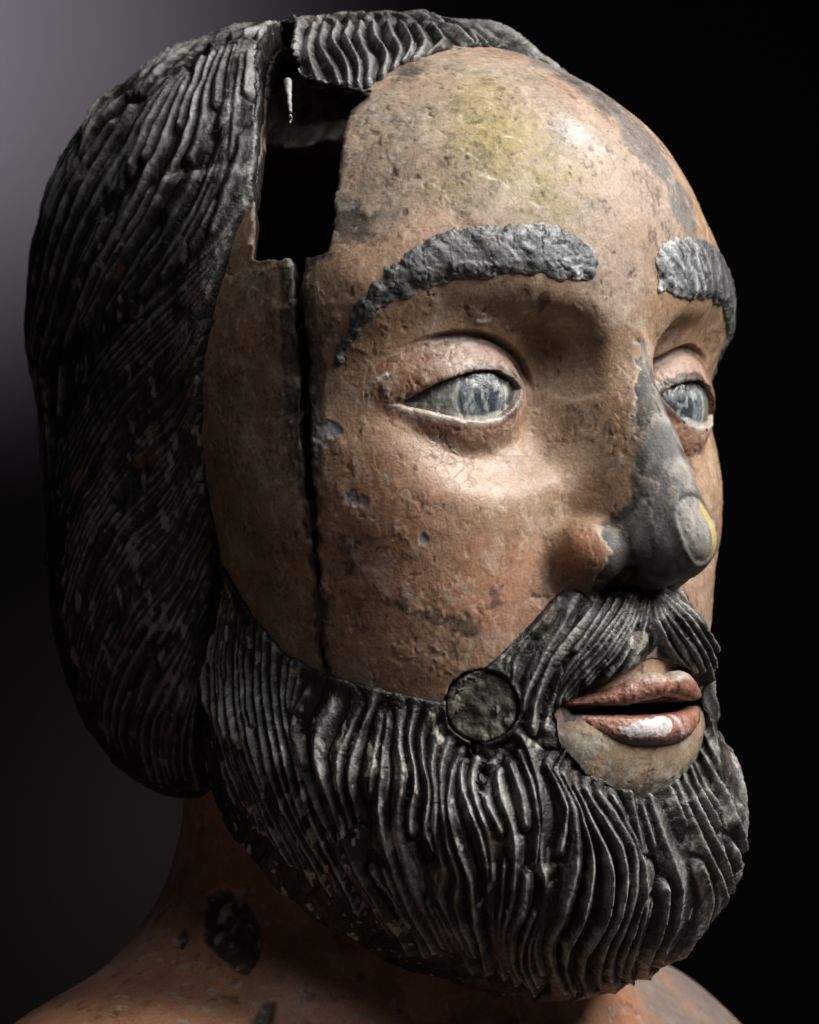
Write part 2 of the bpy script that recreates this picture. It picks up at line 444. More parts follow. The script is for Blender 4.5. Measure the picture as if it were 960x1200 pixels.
# ================================================================ carved strands
class Strands:
    def __init__(s): s.p=[];s.c=[];s.a=[];s.n=0
    def add(s,pts,amp=1.):
        if len(pts)<3: return
        s.p.append(pts); s.c+= [s.n]*len(pts); s.a+=[amp]*len(pts); s.n+=1
    def mirror(s,keep):
        for k in range(len(s.p)):
            q=s.p[k].copy(); q[:,0]*=-1
            if keep(q): s.p.append(q); s.c+=[s.n]*len(q); s.a+=[1.]*len(q); s.n+=1
    def finish(s):
        s.P=np.concatenate(s.p); s.C=np.array(s.c); s.Am=np.array(s.a); s.tree=kdtree.KDTree(len(s.P))
        for i,v in enumerate(s.P): s.tree.insert(v,i)
        s.tree.balance()
        n=len(s.P); s.nx=np.minimum(np.arange(n)+1,n-1); s.nx=np.where(s.C[s.nx]==s.C,s.nx,np.arange(n))
        s.pv=np.maximum(np.arange(n)-1,0); s.pv=np.where(s.C[s.pv]==s.C,s.pv,np.arange(n))
    def query(s,V,K=14):
        n=len(V); I=np.zeros((n,K),np.int64)
        fn=s.tree.find_n
        for i,v in enumerate(V.tolist()):
            I[i]=[r[1] for r in fn(v,K)]
        def seg(a,b):
            A_=s.P[a];e=s.P[b]-A_; w_=V[:,None,:]-A_; t=np.clip((w_*e).sum(-1)/np.maximum((e*e).sum(-1),1e-6),0,1)
            return np.sqrt((((w_-t[...,None]*e))**2).sum(-1))
        D=np.minimum(seg(I,s.nx[I]),seg(s.pv[I],I))
        j=D.argmin(1); d1=D[np.arange(n),j]; c1=s.C[I[np.arange(n),j]]; am=s.Am[I[np.arange(n),j]]
        D2=np.where(s.C[I]==c1[:,None],1e9,D); d2=np.minimum(D2.min(1),60.)
        return d1,d2,c1,am
def fill(S_,guides,fn,spacing,step=8,jit=.22,cutp=.35,amp=1.,seed=1,offmax=12):
    """strands between neighbouring guide lines, each laid on the surface"""
    r=np.random.default_rng(seed); n=26
    G=[spline(g,n) for g in guides]; lines=[]
    for k in range(len(G)-1):
        a,b=G[k],G[k+1]; wd=np.median(np.linalg.norm(a-b,axis=1)); m=max(int(round(wd/spacing)),1)
        for i in range(m):
            ph=r.uniform(0,6.28,2); t=np.linspace(0,1,n)
            u=(i+jit*(np.sin(t*3.2+ph[0])+.45*np.sin(t*7+ph[1])) + r.uniform(-.12,.12))/m
            u=np.clip(u,-.2,1.2)[:,None]
            lines.append(a*(1-u)+b*u)
    lines.append(G[-1])
    for ln in lines:
        L=np.linalg.norm(np.diff(ln,axis=0),axis=1).sum(); q=spline(ln[::2],max(int(L/step),6))
        # broken into overlapping lengths now and then
        N=len(q); cuts=[(0,N)]
        if r.random()<cutp:
            c=int(N*r.uniform(.35,.65)); g=int(N*.05)+1; cuts=[(0,c-g),(c+g,N)]
            q2=q.copy()
        for ci,(a,b) in enumerate(cuts):
            a+=int(r.uniform(0,.08)*N); b-=int(r.uniform(0,.10)*N)
            if b-a<4: continue
            seg=q[a:b]+ (r.uniform(-.3,.3)*spacing if ci else 0)*np.array((1,0))
            P,ok=trace(fn,seg,n=45); P=P[ok]
            if len(P)>3:
                dd=np.linalg.norm(np.diff(P,axis=0),axis=1); 
                if dd.max()<70: S_.add(P,amp*r.uniform(.45,1.4))
def relief(V,S_,depth,power=1.7,wid=20.,warp=2.2,K=14):
    Vw=V+np.stack([noise(V,28,31),noise(V,28,32),noise(V,30,33)],-1)*warp
    d1,d2,c,am=S_.query(Vw,K)
    u=d1/(d1+d2+1e-6); cover=sstep(70,30,d1)
    sp=np.clip((d1+d2)/wid,.15,1.35)
    rr=(1-2*u)**power
    k2=((c*7919)%13)/12.                                   # some scoops were cut twice
    h=(rr-.55)*depth*sp*am*cover
    h+=np.exp(-((u-.36)/.06)**2)*depth*.12*(k2>.6)*sp*cover
    rr=np.maximum(rr,np.exp(-((u-.36)/.05)**2)*.5*(k2>.6))
    return h,rr*cover,d1
# ================================================================ materials
def nd(t,k,**kw):
    n=t.nodes.new(k)
    for a,b in kw.items(): setattr(n,a,b)
    return n
def paint_material(name,bump=.25,scale=1.,rough=(.38,.62),spec=.5,var=.25,coat=0,streak=None,flat=None):
    m=bpy.data.materials.new(name); m.use_nodes=True; t=m.node_tree; b=t.nodes['Principled BSDF']; L=t.links.new
    tc=nd(t,'ShaderNodeTexCoord'); mp=nd(t,'ShaderNodeMapping'); L(tc.outputs['Object'],mp.inputs[0])
    if streak: mp.inputs['Scale'].default_value=streak
    n1=nd(t,'ShaderNodeTexNoise'); n1.inputs['Scale'].default_value=150*scale; n1.inputs['Detail'].default_value=8; n1.inputs['Roughness'].default_value=.68; L(mp.outputs[0],n1.inputs[0])
    n2=nd(t,'ShaderNodeTexNoise'); n2.inputs['Scale'].default_value=900*scale; n2.inputs['Detail'].default_value=4; L(mp.outputs[0],n2.inputs[0])
    n3=nd(t,'ShaderNodeTexVoronoi'); n3.feature='DISTANCE_TO_EDGE'; n3.inputs['Scale'].default_value=170*scale; 
    wv=nd(t,'ShaderNodeVectorMath',operation='MULTIPLY_ADD'); L(n1.outputs['Color'],wv.inputs[0]); wv.inputs[1].default_value=(.006,.006,.006); L(tc.outputs['Object'],wv.inputs[2]); L(wv.outputs[0],n3.inputs['Vector'])
    at=nd(t,'ShaderNodeAttribute',attribute_name='paint'); ar=nd(t,'ShaderNodeAttribute',attribute_name='gloss')
    # value variation
    r1=nd(t,'ShaderNodeMapRange'); L(n1.outputs['Fac'],r1.inputs[0]); r1.inputs[1].default_value=.3; r1.inputs[2].default_value=.7; r1.inputs[3].default_value=1-var; r1.inputs[4].default_value=1+var
    r2=nd(t,'ShaderNodeMapRange'); L(n2.outputs['Fac'],r2.inputs[0]); r2.inputs[1].default_value=.35; r2.inputs[2].default_value=.65; r2.inputs[3].default_value=1-var*.8; r2.inputs[4].default_value=1+var*.8
    mu=nd(t,'ShaderNodeMath',operation='MULTIPLY'); L(r1.outputs[0],mu.inputs[0]); L(r2.outputs[0],mu.inputs[1])
    # dark pin-holes and hairline crackle
    ck=nd(t,'ShaderNodeMapRange'); L(n3.outputs['Distance'],ck.inputs[0]); ck.inputs[1].default_value=0; ck.inputs[2].default_value=.035; ck.inputs[3].default_value=.72; ck.inputs[4].default_value=1
    gate=nd(t,'ShaderNodeTexNoise'); gate.inputs['Scale'].default_value=28; L(tc.outputs['Object'],gate.inputs[0])
    gr=nd(t,'ShaderNodeMapRange'); L(gate.outputs['Fac'],gr.inputs[0]); gr.inputs[1].default_value=.48; gr.inputs[2].default_value=.62
    mx=nd(t,'ShaderNodeMix',data_type='FLOAT'); L(gr.outputs[0],mx.inputs[0]); mx.inputs[2].default_value=1; L(ck.outputs[0],mx.inputs[3])
    mu2=nd(t,'ShaderNodeMath',operation='MULTIPLY'); L(mu.outputs[0],mu2.inputs[0]); L(mx.outputs[0],mu2.inputs[1])
    cm=nd(t,'ShaderNodeVectorMath',operation='SCALE'); L(mu2.outputs[0],cm.inputs['Scale'])
    if flat: cm.inputs[0].default_value=flat
    else: L(at.outputs['Color'],cm.inputs[0])
    L(cm.outputs[0],b.inputs['Base Color'])
    # roughness
    ra=nd(t,'ShaderNodeMapRange'); L(n1.outputs['Fac'],ra.inputs[0]); ra.inputs[1].default_value=.35; ra.inputs[2].default_value=.65; ra.inputs[3].default_value=rough[0]; ra.inputs[4].default_value=rough[1]
    rb=nd(t,'ShaderNodeMath',operation='SUBTRACT',use_clamp=True); L(ra.outputs[0],rb.inputs[0]); L(ar.outputs['Fac'],rb.inputs[1]); L(rb.outputs[0],b.inputs['Roughness'])
    b.inputs['Specular IOR Level'].default_value=spec
    # fine relief
    ad=nd(t,'ShaderNodeMath',operation='MULTIPLY_ADD'); L(n2.outputs['Fac'],ad.inputs[0]); ad.inputs[1].default_value=.35; L(n1.outputs['Fac'],ad.inputs[2])
    ad2=nd(t,'ShaderNodeMath',operation='MULTIPLY_ADD'); L(mx.outputs[0],ad2.inputs[0]); ad2.inputs[1].default_value=.5; L(ad.outputs[0],ad2.inputs[2])
    bm=nd(t,'ShaderNodeBump'); bm.inputs['Strength'].default_value=bump; bm.inputs['Distance'].default_value=.0012; L(ad2.outputs[0],bm.inputs['Height']); L(bm.outputs[0],b.inputs['Normal'])
    return m
M_SKIN=paint_material('flesh_paint',bump=.36,rough=(.50,.68),var=.17,spec=.42)
M_HAIR=paint_material('black_hair_paint',bump=.75,rough=(.3,.55),var=.3,spec=.5)
M_BROW=paint_material('grey_brow_paint',bump=.6,rough=(.35,.6),var=.3)
M_LIP=paint_material('lip_paint',bump=.45,rough=(.35,.5),var=.22)
M_EYE=paint_material('eye_paint',bump=.3,rough=(.2,.36),var=.2,spec=.6)
M_WOOD=paint_material('bare_wood',bump=.5,rough=(.6,.8),var=.3)
# ================================================================ objects
root=bpy.data.objects.new('carved_bust',None); sc.collection.objects.link(root)
root.location=(0,0,0); root.rotation_euler=(0,0,YAW)
# head-space origin in world: nasion at camera x offset
NAS=(X0*S, 0, CAMZ)
root.location=(NAS[0],NAS[1],0)
root['label']='weathered painted wooden bust of a bearded man with a split temple'; root['category']='sculpture'
def make(name,V,Q,mat,col=None,gloss=None,parent=root,N=None):
    used,inv=np.unique(Q,return_inverse=True); Qn=inv.reshape(Q.shape); Vn=V[used]
    W=np.stack([Vn[:,0],-Vn[:,1],Vn[:,2]-BASE_Z],-1)*S
    me=bpy.data.meshes.new(name); me.vertices.add(len(W)); me.vertices.foreach_set('co',W.astype(np.float32).ravel())
    Qn=Qn[:,::-1]
    me.loops.add(Qn.size); me.loops.foreach_set('vertex_index',Qn.astype(np.int32).ravel())
    me.polygons.add(len(Qn)); me.polygons.foreach_set('loop_start',np.arange(len(Qn),dtype=np.int32)*4); me.polygons.foreach_set('loop_total',np.full(len(Qn),4,np.int32))
    me.polygons.foreach_set('use_smooth',np.ones(len(Qn),bool))
    me.update(calc_edges=True)
    if col is not None:
        a=me.attributes.new('paint','FLOAT_COLOR','POINT'); a.data.foreach_set('color',np.concatenate([np.clip(col[used],0,1),np.ones((len(used),1))],1).astype(np.float32).ravel())
    g=me.attributes.new('gloss','FLOAT','POINT'); g.data.foreach_set('value',(np.zeros(len(used)) if gloss is None else gloss[used]).astype(np.float32))
    if N is not None:
        n=N[used]; n=np.stack([n[:,0],-n[:,1],n[:,2]],-1); me.normals_split_custom_set_from_vertices(n.astype(np.float32).tolist())
    me.materials.append(mat)
    o=bpy.data.objects.new(name,me); sc.collection.objects.link(o); o.parent=parent
    return o
def mixc(a,b,t): return a+(np.asarray(b,float)-a)*np.clip(t,0,1)[:,None]
def pts3(px,fn=None): return trace(fn or skinb,px)[0]
def blob(V,px,r,soft=.5,fn=None):
    c=pts3([px],fn)[0]; return sstep(r*(1+soft),r*(1-soft),np.linalg.norm(V-c,axis=1))
def poly_mask(V,px,fn=None,soft=3.,jag=3.,guard=90):
    """a painted patch outlined on the surface: the outline is laid on the form and compared in the patch's own plane"""
    P=pts3(px,fn or skinb); c=P.mean(0); u,s_,vt=np.linalg.svd(P-c); e1,e2,e3=vt
    q=V-c; x=q@e1;y=q@e2;z=q@e3
    r=np.abs((P-c)@e1).max()+np.abs((P-c)@e2).max()+20
    m=(np.linalg.norm(q,axis=1)<r)&(np.abs(z)<guard); out=np.zeros(len(V))
    j=noise(V[m],16,41)*jag+noise(V[m],6,42)*jag*.6
    out[m]=sstep(soft,-soft,poly_sd(x[m],y[m],np.stack([(P-c)@e1,(P-c)@e2],-1))+j)
    return out
def line_mask(V,px,w,fn=None,soft=1.5):
    P=spline(pts3(px,fn or skinb),40); out=np.full(len(V),1e9)
    m=np.linalg.norm(V-P.mean(0),axis=1)<np.linalg.norm(P-P.mean(0),axis=1).max()+30
    Q=V[m]; d=np.full(len(Q),1e9)
    for a,b in zip(P[:-1],P[1:]):
        e=b-a; t=np.clip(((Q-a)@e)/(e@e+1e-9),0,1); d=np.minimum(d,((Q-a-t[:,None]*e)**2).sum(1))
    out[m]=np.sqrt(d); return sstep(w+soft,max(w-soft,0),out)
def tidy(Q,lab):
    """islands smaller than the main piece of each label go back to label 0; islands of 0 join label 1"""
    lab=lab.copy()
    for k in sorted(set(lab.tolist()),reverse=True):
        idx=np.where(lab==k)[0]
        if not len(idx): continue
        q=Q[idx]; L=np.arange(Q.max()+1)
        for _ in range(400):
            m=L[q].min(1); L2=L.copy(); np.minimum.at(L2,q.ravel(),np.repeat(m,4)); L2=L2[L2]
            if (L2==L).all(): break
            L=L2
        c=L[q[:,0]]; u,n=np.unique(c,return_counts=True); big=u[n.argmax()]
        lab[idx[c!=big]]=0 if k else 1
    return lab
def main_only(Q,lab,k):
    idx=np.where(lab==k)[0]; q=Q[idx]; L=np.arange(Q.max()+1)
    e=np.concatenate([q[:,[0,1]],q[:,[1,2]],q[:,[2,3]],q[:,[3,0]]])
    for _ in range(4000):
        m=np.minimum(L[e[:,0]],L[e[:,1]]); L2=L.copy(); np.minimum.at(L2,e[:,0],m); np.minimum.at(L2,e[:,1],m); L2=L2[L2]
        if (L2==L).all(): break
        L=L2
    c=L[q[:,0]]; u,n=np.unique(c,return_counts=True); lab=lab.copy(); lab[idx[c!=u[n.argmax()]]]=0
    return lab
def log(*a): print('%.1fs'%(time.time()-T00),*a,flush=True)
log('forms')
# ---------------------------------------------------------------- face
def face_hid(C):
    r=beardb(C)<-14
    r|=(hairb(C)<-14)&(slot_sd(C)>12)
    return r|((skull(C)<-26)&(C[:,1]<-190))
V,Q=solid(face_full,(-440,-880,-720),(440,200,440),9,2,-.1,hid=face_hid)
log('face mesh',len(V),len(Q))
N=vnormals(V,Q)
tan=A(.325,.205,.127)
col=np.tile(tan,(len(V),1))
n_big=fbm(V,90,4,1); n_mid=fbm(V,28,4,2); n_sm=fbm(V,9,3,3); n_ti=noise(V,4.2,7); n_fi=fbm(V,6,2,8)
col=mixc(col,(.31,.155,.085),sstep(-.1,.5,n_big)*.5)
col=mixc(col,(.44,.32,.23),sstep(.05,.45,fbm(V,60,3,11))*.5)
relf=np.zeros(len(V))
# rosy cheek and lower cheek
col=mixc(col,(.40,.15,.075),blob(V,(470,650),120,.6)*.5*(.7+.5*n_mid))
col=mixc(col,(.36,.15,.08),blob(V,(600,690),60,.6)*.5)
col=mixc(col,(.50,.36,.27),blob(V,(545,545),70,.7)*.5)  # highlight under the eye, painted in as a paler patch
col=mixc(col,(.40,.27,.19),blob(V,(500,170),130,.5)*.6)
# pale forehead between the brows, down the bridge
col=mixc(col,(.40,.31,.25),np.maximum.reduce([blob(V,(690,200),110,.6),blob(V,(725,320),55,.6),blob(V,(770,230),70,.6)])*.85)
# ochre patch
fh=np.maximum.reduce([blob(V,(480,150),110,.5),blob(V,(560,90),100,.5),blob(V,(600,200),90,.5),blob(V,(430,220),70,.5)])
col=mixc(col,(.34,.285,.225),fh*(.6+.6*n_mid)); col=mixc(col,(.17,.15,.13),fh*sstep(-.1,.5,n_sm+n_mid*.6)*.6)
yel=np.maximum.reduce([blob(V,(585,160),70,.9),blob(V,(560,110),50,.9)*.8,blob(V,(640,210),60,.9)*.85,blob(V,(530,200),50,.9)*.6])
col=mixc(col,(.35,.28,.10),yel*sstep(-.45,.35,n_mid*.8+n_sm*.6+(yel-.5)*.7)*.85); col=mixc(col,(.16,.135,.075),yel*sstep(.15,.5,n_sm+n_fi*.4)*.6)
# grey scuffed crown of the forehead
gr=sstep(.35,.8,np.maximum.reduce([blob(V,(600,55),70,.6),blob(V,(700,110),55,.6),blob(V,(760,170),55,.5),blob(V,(800,240),42,.5),blob(V,(680,60),90,.5)])+n_mid*.45)
col=mixc(col,(.13,.125,.125),gr*.8)
col=mixc(col,(.62,.60,.60),sstep(.5,1.,blob(V,(685,165),34,.9)+n_sm*.6+n_fi*.5)*.3)
col=mixc(col,(.6,.58,.56),sstep(.5,.9,blob(V,(665,150),26,.9)+n_sm*.6+n_fi*.4)*.3)
for a,b in (((540,175),(575,210)),((590,160),(615,172)),((560,205),(610,232)),((655,150),(720,185)),((600,235),(640,250))):
    col=mixc(col,(.7,.69,.64),line_mask(V,[a,((a[0]+b[0])/2+3,(a[1]+b[1])/2-4),b],.9,soft=1.2)*sstep(-.3,.2,n_sm)*.8)
# grime: soft dark mottling at the slot, along the crown and over the temple
grime=np.maximum.reduce([blob(V,(410,262),34,.7),blob(V,(398,160),20,.7)*.6,blob(V,(470,85),40,.7)*.6,blob(V,(300,330),26,.8)*.55,blob(V,(385,380),30,.8)*.4,blob(V,(680,100),60,.8)*.5])
col=mixc(col,(.035,.03,.028),sstep(.3,.8,grime+n_mid*.55)*.8)
gz=fbm(V,50,2,53); gx=fbm(V,15,4,51)
col=mixc(col,col*.45,sstep(.08,.5,gx+gz*.5)*.35)
clean=1-.8*blob(V,(570,560),110,.6)
col=mixc(col,(.08,.052,.038),sstep(.34,.50,fbm(V*A(1,1,.7),5.5,3,52)*.8+gz*.45+gx*.25)*.6*clean)
col=mixc(col,(.05,.035,.03),sstep(.035,.0,np.abs(fbm(V,26,4,54)))*sstep(.1,.4,gz+.1)*.45*clean)
col=mixc(col,(.55,.42,.32),sstep(.34,.5,fbm(V*A(1,1,.6),6,2,55)+gz*-.3)*.35)
for px,r in (((505,722),20),((548,735),20),((530,728),14),((472,705),16),((410,640),18),((415,660),14),((580,700),14)):
    col=mixc(col,(.05,.035,.028),sstep(.45,.8,blob(V,px,r,.95)*.8+n_fi*.6+n_sm*.4)*.75)
# greyish bare losses
for px,r in (((385,505),15),((411,582),8),((425,588),7),((497,632),6)):
    k=sstep(.5,.6,blob(V,px,r,.9)+n_sm*.5+n_fi*.3); col=mixc(col,(.33,.32,.32),k); relf-=k*1.6
# grey worn nose ridge, with a crisp flaked border
NB=pts3([(742,392),(746,425),(744,480),(741,540),(737,592),(722,602),(707,612),(704,628),(716,645),(708,662),(716,690)])
Fb=np.interp(V[:,2],NB[::-1,2],NB[::-1,1])
ngd=(V[:,1]-Fb)+noise(V,11,41)*2.5+noise(V,4.5,42)*1.8
ngd=np.where(V[:,0]>0,ngd+30,ngd)
lowr=sstep(-90,-150,V[:,2])*sstep(-258,-238,V[:,2]); ng=sstep(-1.2-5*lowr,1.2+4*lowr,ngd+n_sm*5*lowr)*(V[:,2]<-22-noise(V,10,3)*5)*(V[:,0]<np.interp(-V[:,2],[20,60,110,150],[6,26,60,400])+noise(V,9,12)*4)*(V[:,2]>-350)*(nose0(V)<14)
nose_m=(nose0(V)<8)&(V[:,1]>-60)&(V[:,2]<20)
cg=mixc(np.tile(A(.125,.12,.115),(len(V),1)),(.24,.235,.22),sstep(-.1,.5,n_mid+.25*sstep(18,0,np.abs(V[:,0]))))
cg=mixc(cg,(.045,.036,.03),sstep(-.1,.5,fbm(V*A(1,1,.35),20,3,61)*.8+.75*sstep(26,2,ngd)*(V[:,0]<15))*.85)
cg=mixc(cg,(.2,.14,.09),sstep(.1,.5,fbm(V*A(1,1,.4),12,3,63))*.5)
col=col+(cg-col)*ng[:,None]
relf-=ng*1.3
edge=ng*(1-ng)*4
col=mixc(col,(.55,.5,.42),edge*.5*(1-lowr))
# orange-brown paint of the wing
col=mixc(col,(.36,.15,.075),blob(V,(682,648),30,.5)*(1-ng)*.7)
# oval worn facet at the tip
tp=pts3([(820,611)])[0]; tn=grad(skinb,tp[None])[0]; tn=A(.25,.95,.18); tn/=np.linalg.norm(tn)
tip=A(0,118,-252)
q=V-tip; ax=q@tn; rad=np.linalg.norm(q-ax[:,None]*tn,axis=1)
rz=np.sqrt(((q[:,0]+6)/27)**2+((q[:,2]+.2*q[:,1]+2)/40)**2)
fac=sstep(1.04,.96,rz)*(V[:,1]>70); ring=sstep(.16,.02,np.abs(rz-1.06))*(V[:,1]>70)
col=mixc(col,(.27,.255,.225),fac*.9); col=mixc(col,(.14,.13,.12),fac*sstep(0,.4,fbm(V*A(1,1,.2),5,2,72))*.7); col=mixc(col,(.5,.38,.10),fac*sstep(.3,.6,noise(V*A(1,1,.2),5,71)*.5+.8*sstep(-2,10,V[:,0]))*.8)
col=mixc(col,(.05,.045,.04),ring*.75)
relf+= -fac*2.4+sstep(1.32,1.08,rz)*(V[:,1]>70)*1.8
# eyelids: pinkish, dark painted rims
Mv=mir(V); eu,ev=eyeuv(Mv); ball=lidball(Mv); inb=(ball<3.5)&near(Mv,EC,(135,130,100))&(Mv[:,1]>-190)
esd=poly_sd(eu,ev,EPOLY); evl=ev-np.interp(eu,EPOLY[[0,8],0][np.argsort(EPOLY[[0,8],0])],EPOLY[[0,8],1][np.argsort(EPOLY[[0,8],0])]); upper=evl>0
col=mixc(col,(.50,.335,.27),inb*upper*.8*sstep(-110,-60,eu))
col=mixc(col,(.20,.09,.05),inb*upper*sstep(-30,-110,eu+n_mid*20)*.8)
col=mixc(col,(.6,.55,.5),inb*sstep(.35,.5,n_sm+n_mid*.4)*.5); relf+=inb*(n_mid*2.2-sstep(.05,0,np.abs(fbm(V,20,3,77)))*1.5)
col=mixc(col,(.44,.23,.16),inb*(~upper)*sstep(40,10,esd)*.8)
col=mixc(col,(.035,.028,.026),upper*sstep(13,9,esd+n_sm*6)*sstep(-75,-20,eu)*near(Mv,EC,(135,130,100))*.85)
col=mixc(col,(.04,.035,.033),(~upper)*sstep(13,8,esd+n_sm*6)*sstep(-20,20,eu+n_mid*20)*near(Mv,EC,(135,130,100))*.8)
fl=(~upper)*sstep(9,6,esd+n_sm*3)*sstep(30,-10,eu)*near(Mv,EC,(135,130,100)); col=mixc(col,(.5,.47,.42),fl*.6)
for px,pw,pr in (([(528,404),(545,401),(562,399)],3.2,1),([(440,447),(455,437),(478,417)],2.6,1),([(595,383),(606,377),(616,366)],2.6,1),([(560,377),(573,376)],2.6,1)):
    k=line_mask(V,px,pw,soft=1.2)*sstep(-.15,.05,n_sm+n_fi*.6); col=mixc(col,(.6,.58,.55),k*.85); relf+=k*1.2
col=mixc(col,(.08,.05,.035),poly_mask(V,[(630,345),(642,340),(646,352),(638,362),(630,372)],soft=1.5,jag=2)*.8)
# crease between the upper lid and the brow: cut in, its shade painted dark
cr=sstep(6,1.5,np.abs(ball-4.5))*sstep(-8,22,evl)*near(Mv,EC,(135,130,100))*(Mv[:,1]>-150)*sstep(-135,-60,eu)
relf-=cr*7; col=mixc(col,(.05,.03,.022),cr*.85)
# chin patch: greenish worn ground
ch=((V[:,2]<-470)&(V[:,2]>-600)&(np.abs(V[:,0])<150)&(V[:,1]>-60)); k=ch*sstep(-480,-500,V[:,2])
col=mixc(col,(.34,.255,.175),k*.75); col=mixc(col,(.42,.40,.34),k*sstep(.15,.4,n_mid)*.8)
mr=ch*(poly_sd(V[:,0],V[:,2],MOUTH)+n_mid*14+n_sm*6); col=mixc(col,(.10,.09,.075),ch*sstep(-20,-4,mr)*.75); col=mixc(col,(.5,.48,.42),ch*sstep(-520,-548,V[:,2])*sstep(.0,.35,n_sm+n_mid*.4)*.7)
# crack and slot edges; inside walls painted near-black for the shade within
cs=crack_sd(V); ss_=slot_sd(V); sk=skinb(V)
edge2=np.maximum(sstep(9,2,cs+n_sm*6),sstep(10,2,ss_+n_sm*6)*.85)*(V[:,0]<0)
col=mixc(col,(.025,.021,.019),edge2*.92)
inside=(sk<-3.5)&((cs<4)|(ss_<5)); col[inside]=A(.02,.014,.010)
strip=sstep(16,12,np.abs(cs-4)+n_mid*6)*(V[:,0]<0)*sstep(-240,-140,V[:,2])*(V[:,2]<100); col=mixc(col,(.03,.025,.022),strip*.7)
relf+=(n_mid*3+n_sm*2)*sstep(16,6,cs)*(V[:,0]<0)*(V[:,2]<90)
# mouth interior
inm=near(V,(0,0,-467),(128,90,10)); col[inm]=A(.02,.012,.010)
# relief: brush-and-gesso texture, slight tool facets
relf+=fbm(V,70,2,81)*2.2+fbm(V*A(1,1,.7),16,3,82)*.55+noise(V,5,83)*.28*sstep(-.2,.3,n_big)
fk=fbm(V,24,4,201)+.12*noise(V,4,3); lay=sstep(.10,.13,fk)*sstep(-.25,.1,gz)*(1-.7*inb)   # an upper paint layer with crisp broken edges
relf+=lay*.7; le=lay*(1-lay)*4; col=mixc(col,(.50,.42,.34),le*.35); col=mixc(col,col*.86,(1-lay)*.5)
fk2=fbm(V,11,3,205); pit=sstep(.47,.53,fk2)*sstep(-.1,.3,gx+.2); relf-=pit*1.1; col=mixc(col,(.09,.06,.045),pit*.6*clean)
open_=inside.astype(float)
V2=V+N*(relf*(1-open_))[:,None]; N2=vnormals(V2,Q)
gloss=.06*sstep(-.2,.4,n_mid)-.02*ng-.1*gr+.2*blob(V,(545,565),100,.8)+.1*inb-.1*fh
# split in parts
c=V[Q].mean(1); lab=np.zeros(len(Q),int)
nf=nose_m[Q].sum(1)>2; lab[nf]=1
lab=tidy(Q,lab)
inq=(inb&(ball<2.5))[Q].sum(1)>2; up=upper[Q].sum(1)>1; nearside=c[:,0]<0
lab[inq&up&nearside]=2; lab[inq&up&~nearside]=3; lab[inq&~up&nearside]=4; lab[inq&~up&~nearside]=5
lab=np.where((lab==1)&(tidy(Q,np.where(lab==1,1,0))!=1),0,lab)
for _k in (2,3,4,5):
    _t=tidy(Q,np.where(lab==_k,2,0)); lab[(lab==_k)&(_t!=2)]=0
names=['face','nose','upper_eyelid','upper_eyelid','lower_eyelid','lower_eyelid']
_f=np.where(lab==1,1,0); _f=tidy(Q,_f) if False else _f
lab=main_only(Q,lab,1)
face_parts=[make(names[k],V2,Q[lab==k],M_SKIN,col,gloss,N=N2) for k in range(6) if (lab==k).any()]
log('face done',len(Q))
# ---------------------------------------------------------------- rough wood inside the slot, and a splinter
def inner(P):
    b=np.maximum(np.maximum(214-P[...,2]+noise(P,20,1)*5,P[...,2]-330),np.maximum(P[...,1]+150,-430-P[...,1]))
    return smax(np.maximum(np.maximum(skull(P)+34+noise(P,18,2)*4,-(skull(P)+110)),b),P[...,0]+90,6)
V,Q=solid(inner,(-420,-460,190),(-70,-120,350),6,1,-.2); N=vnormals(V,Q)
make('inner_wood',V+N*(fbm(V*A(1,1,.3),12,3,5)*3)[:,None],Q,M_WOOD,mixc(np.tile(A(.045,.032,.024),(len(V),1)),(.10,.075,.055),sstep(.1,.5,fbm(V*A(1,1,.3),14,3,6))))
spl=trace(hair0,[(331,94),(333,112),(334,128),(335,142)])[0]+A(14,-6,0)
V,Q=solid(lambda P:chain(P,[tuple(p) for p in spl],[5.5,2.6,2.2,1.2])+noise(P,6,1)*.8,tuple(spl.min(0)-12),tuple(spl.max(0)+12),3,1,-.9)
make('splinter',V,Q,M_WOOD,np.tile(A(.34,.33,.30),(len(V),1)))
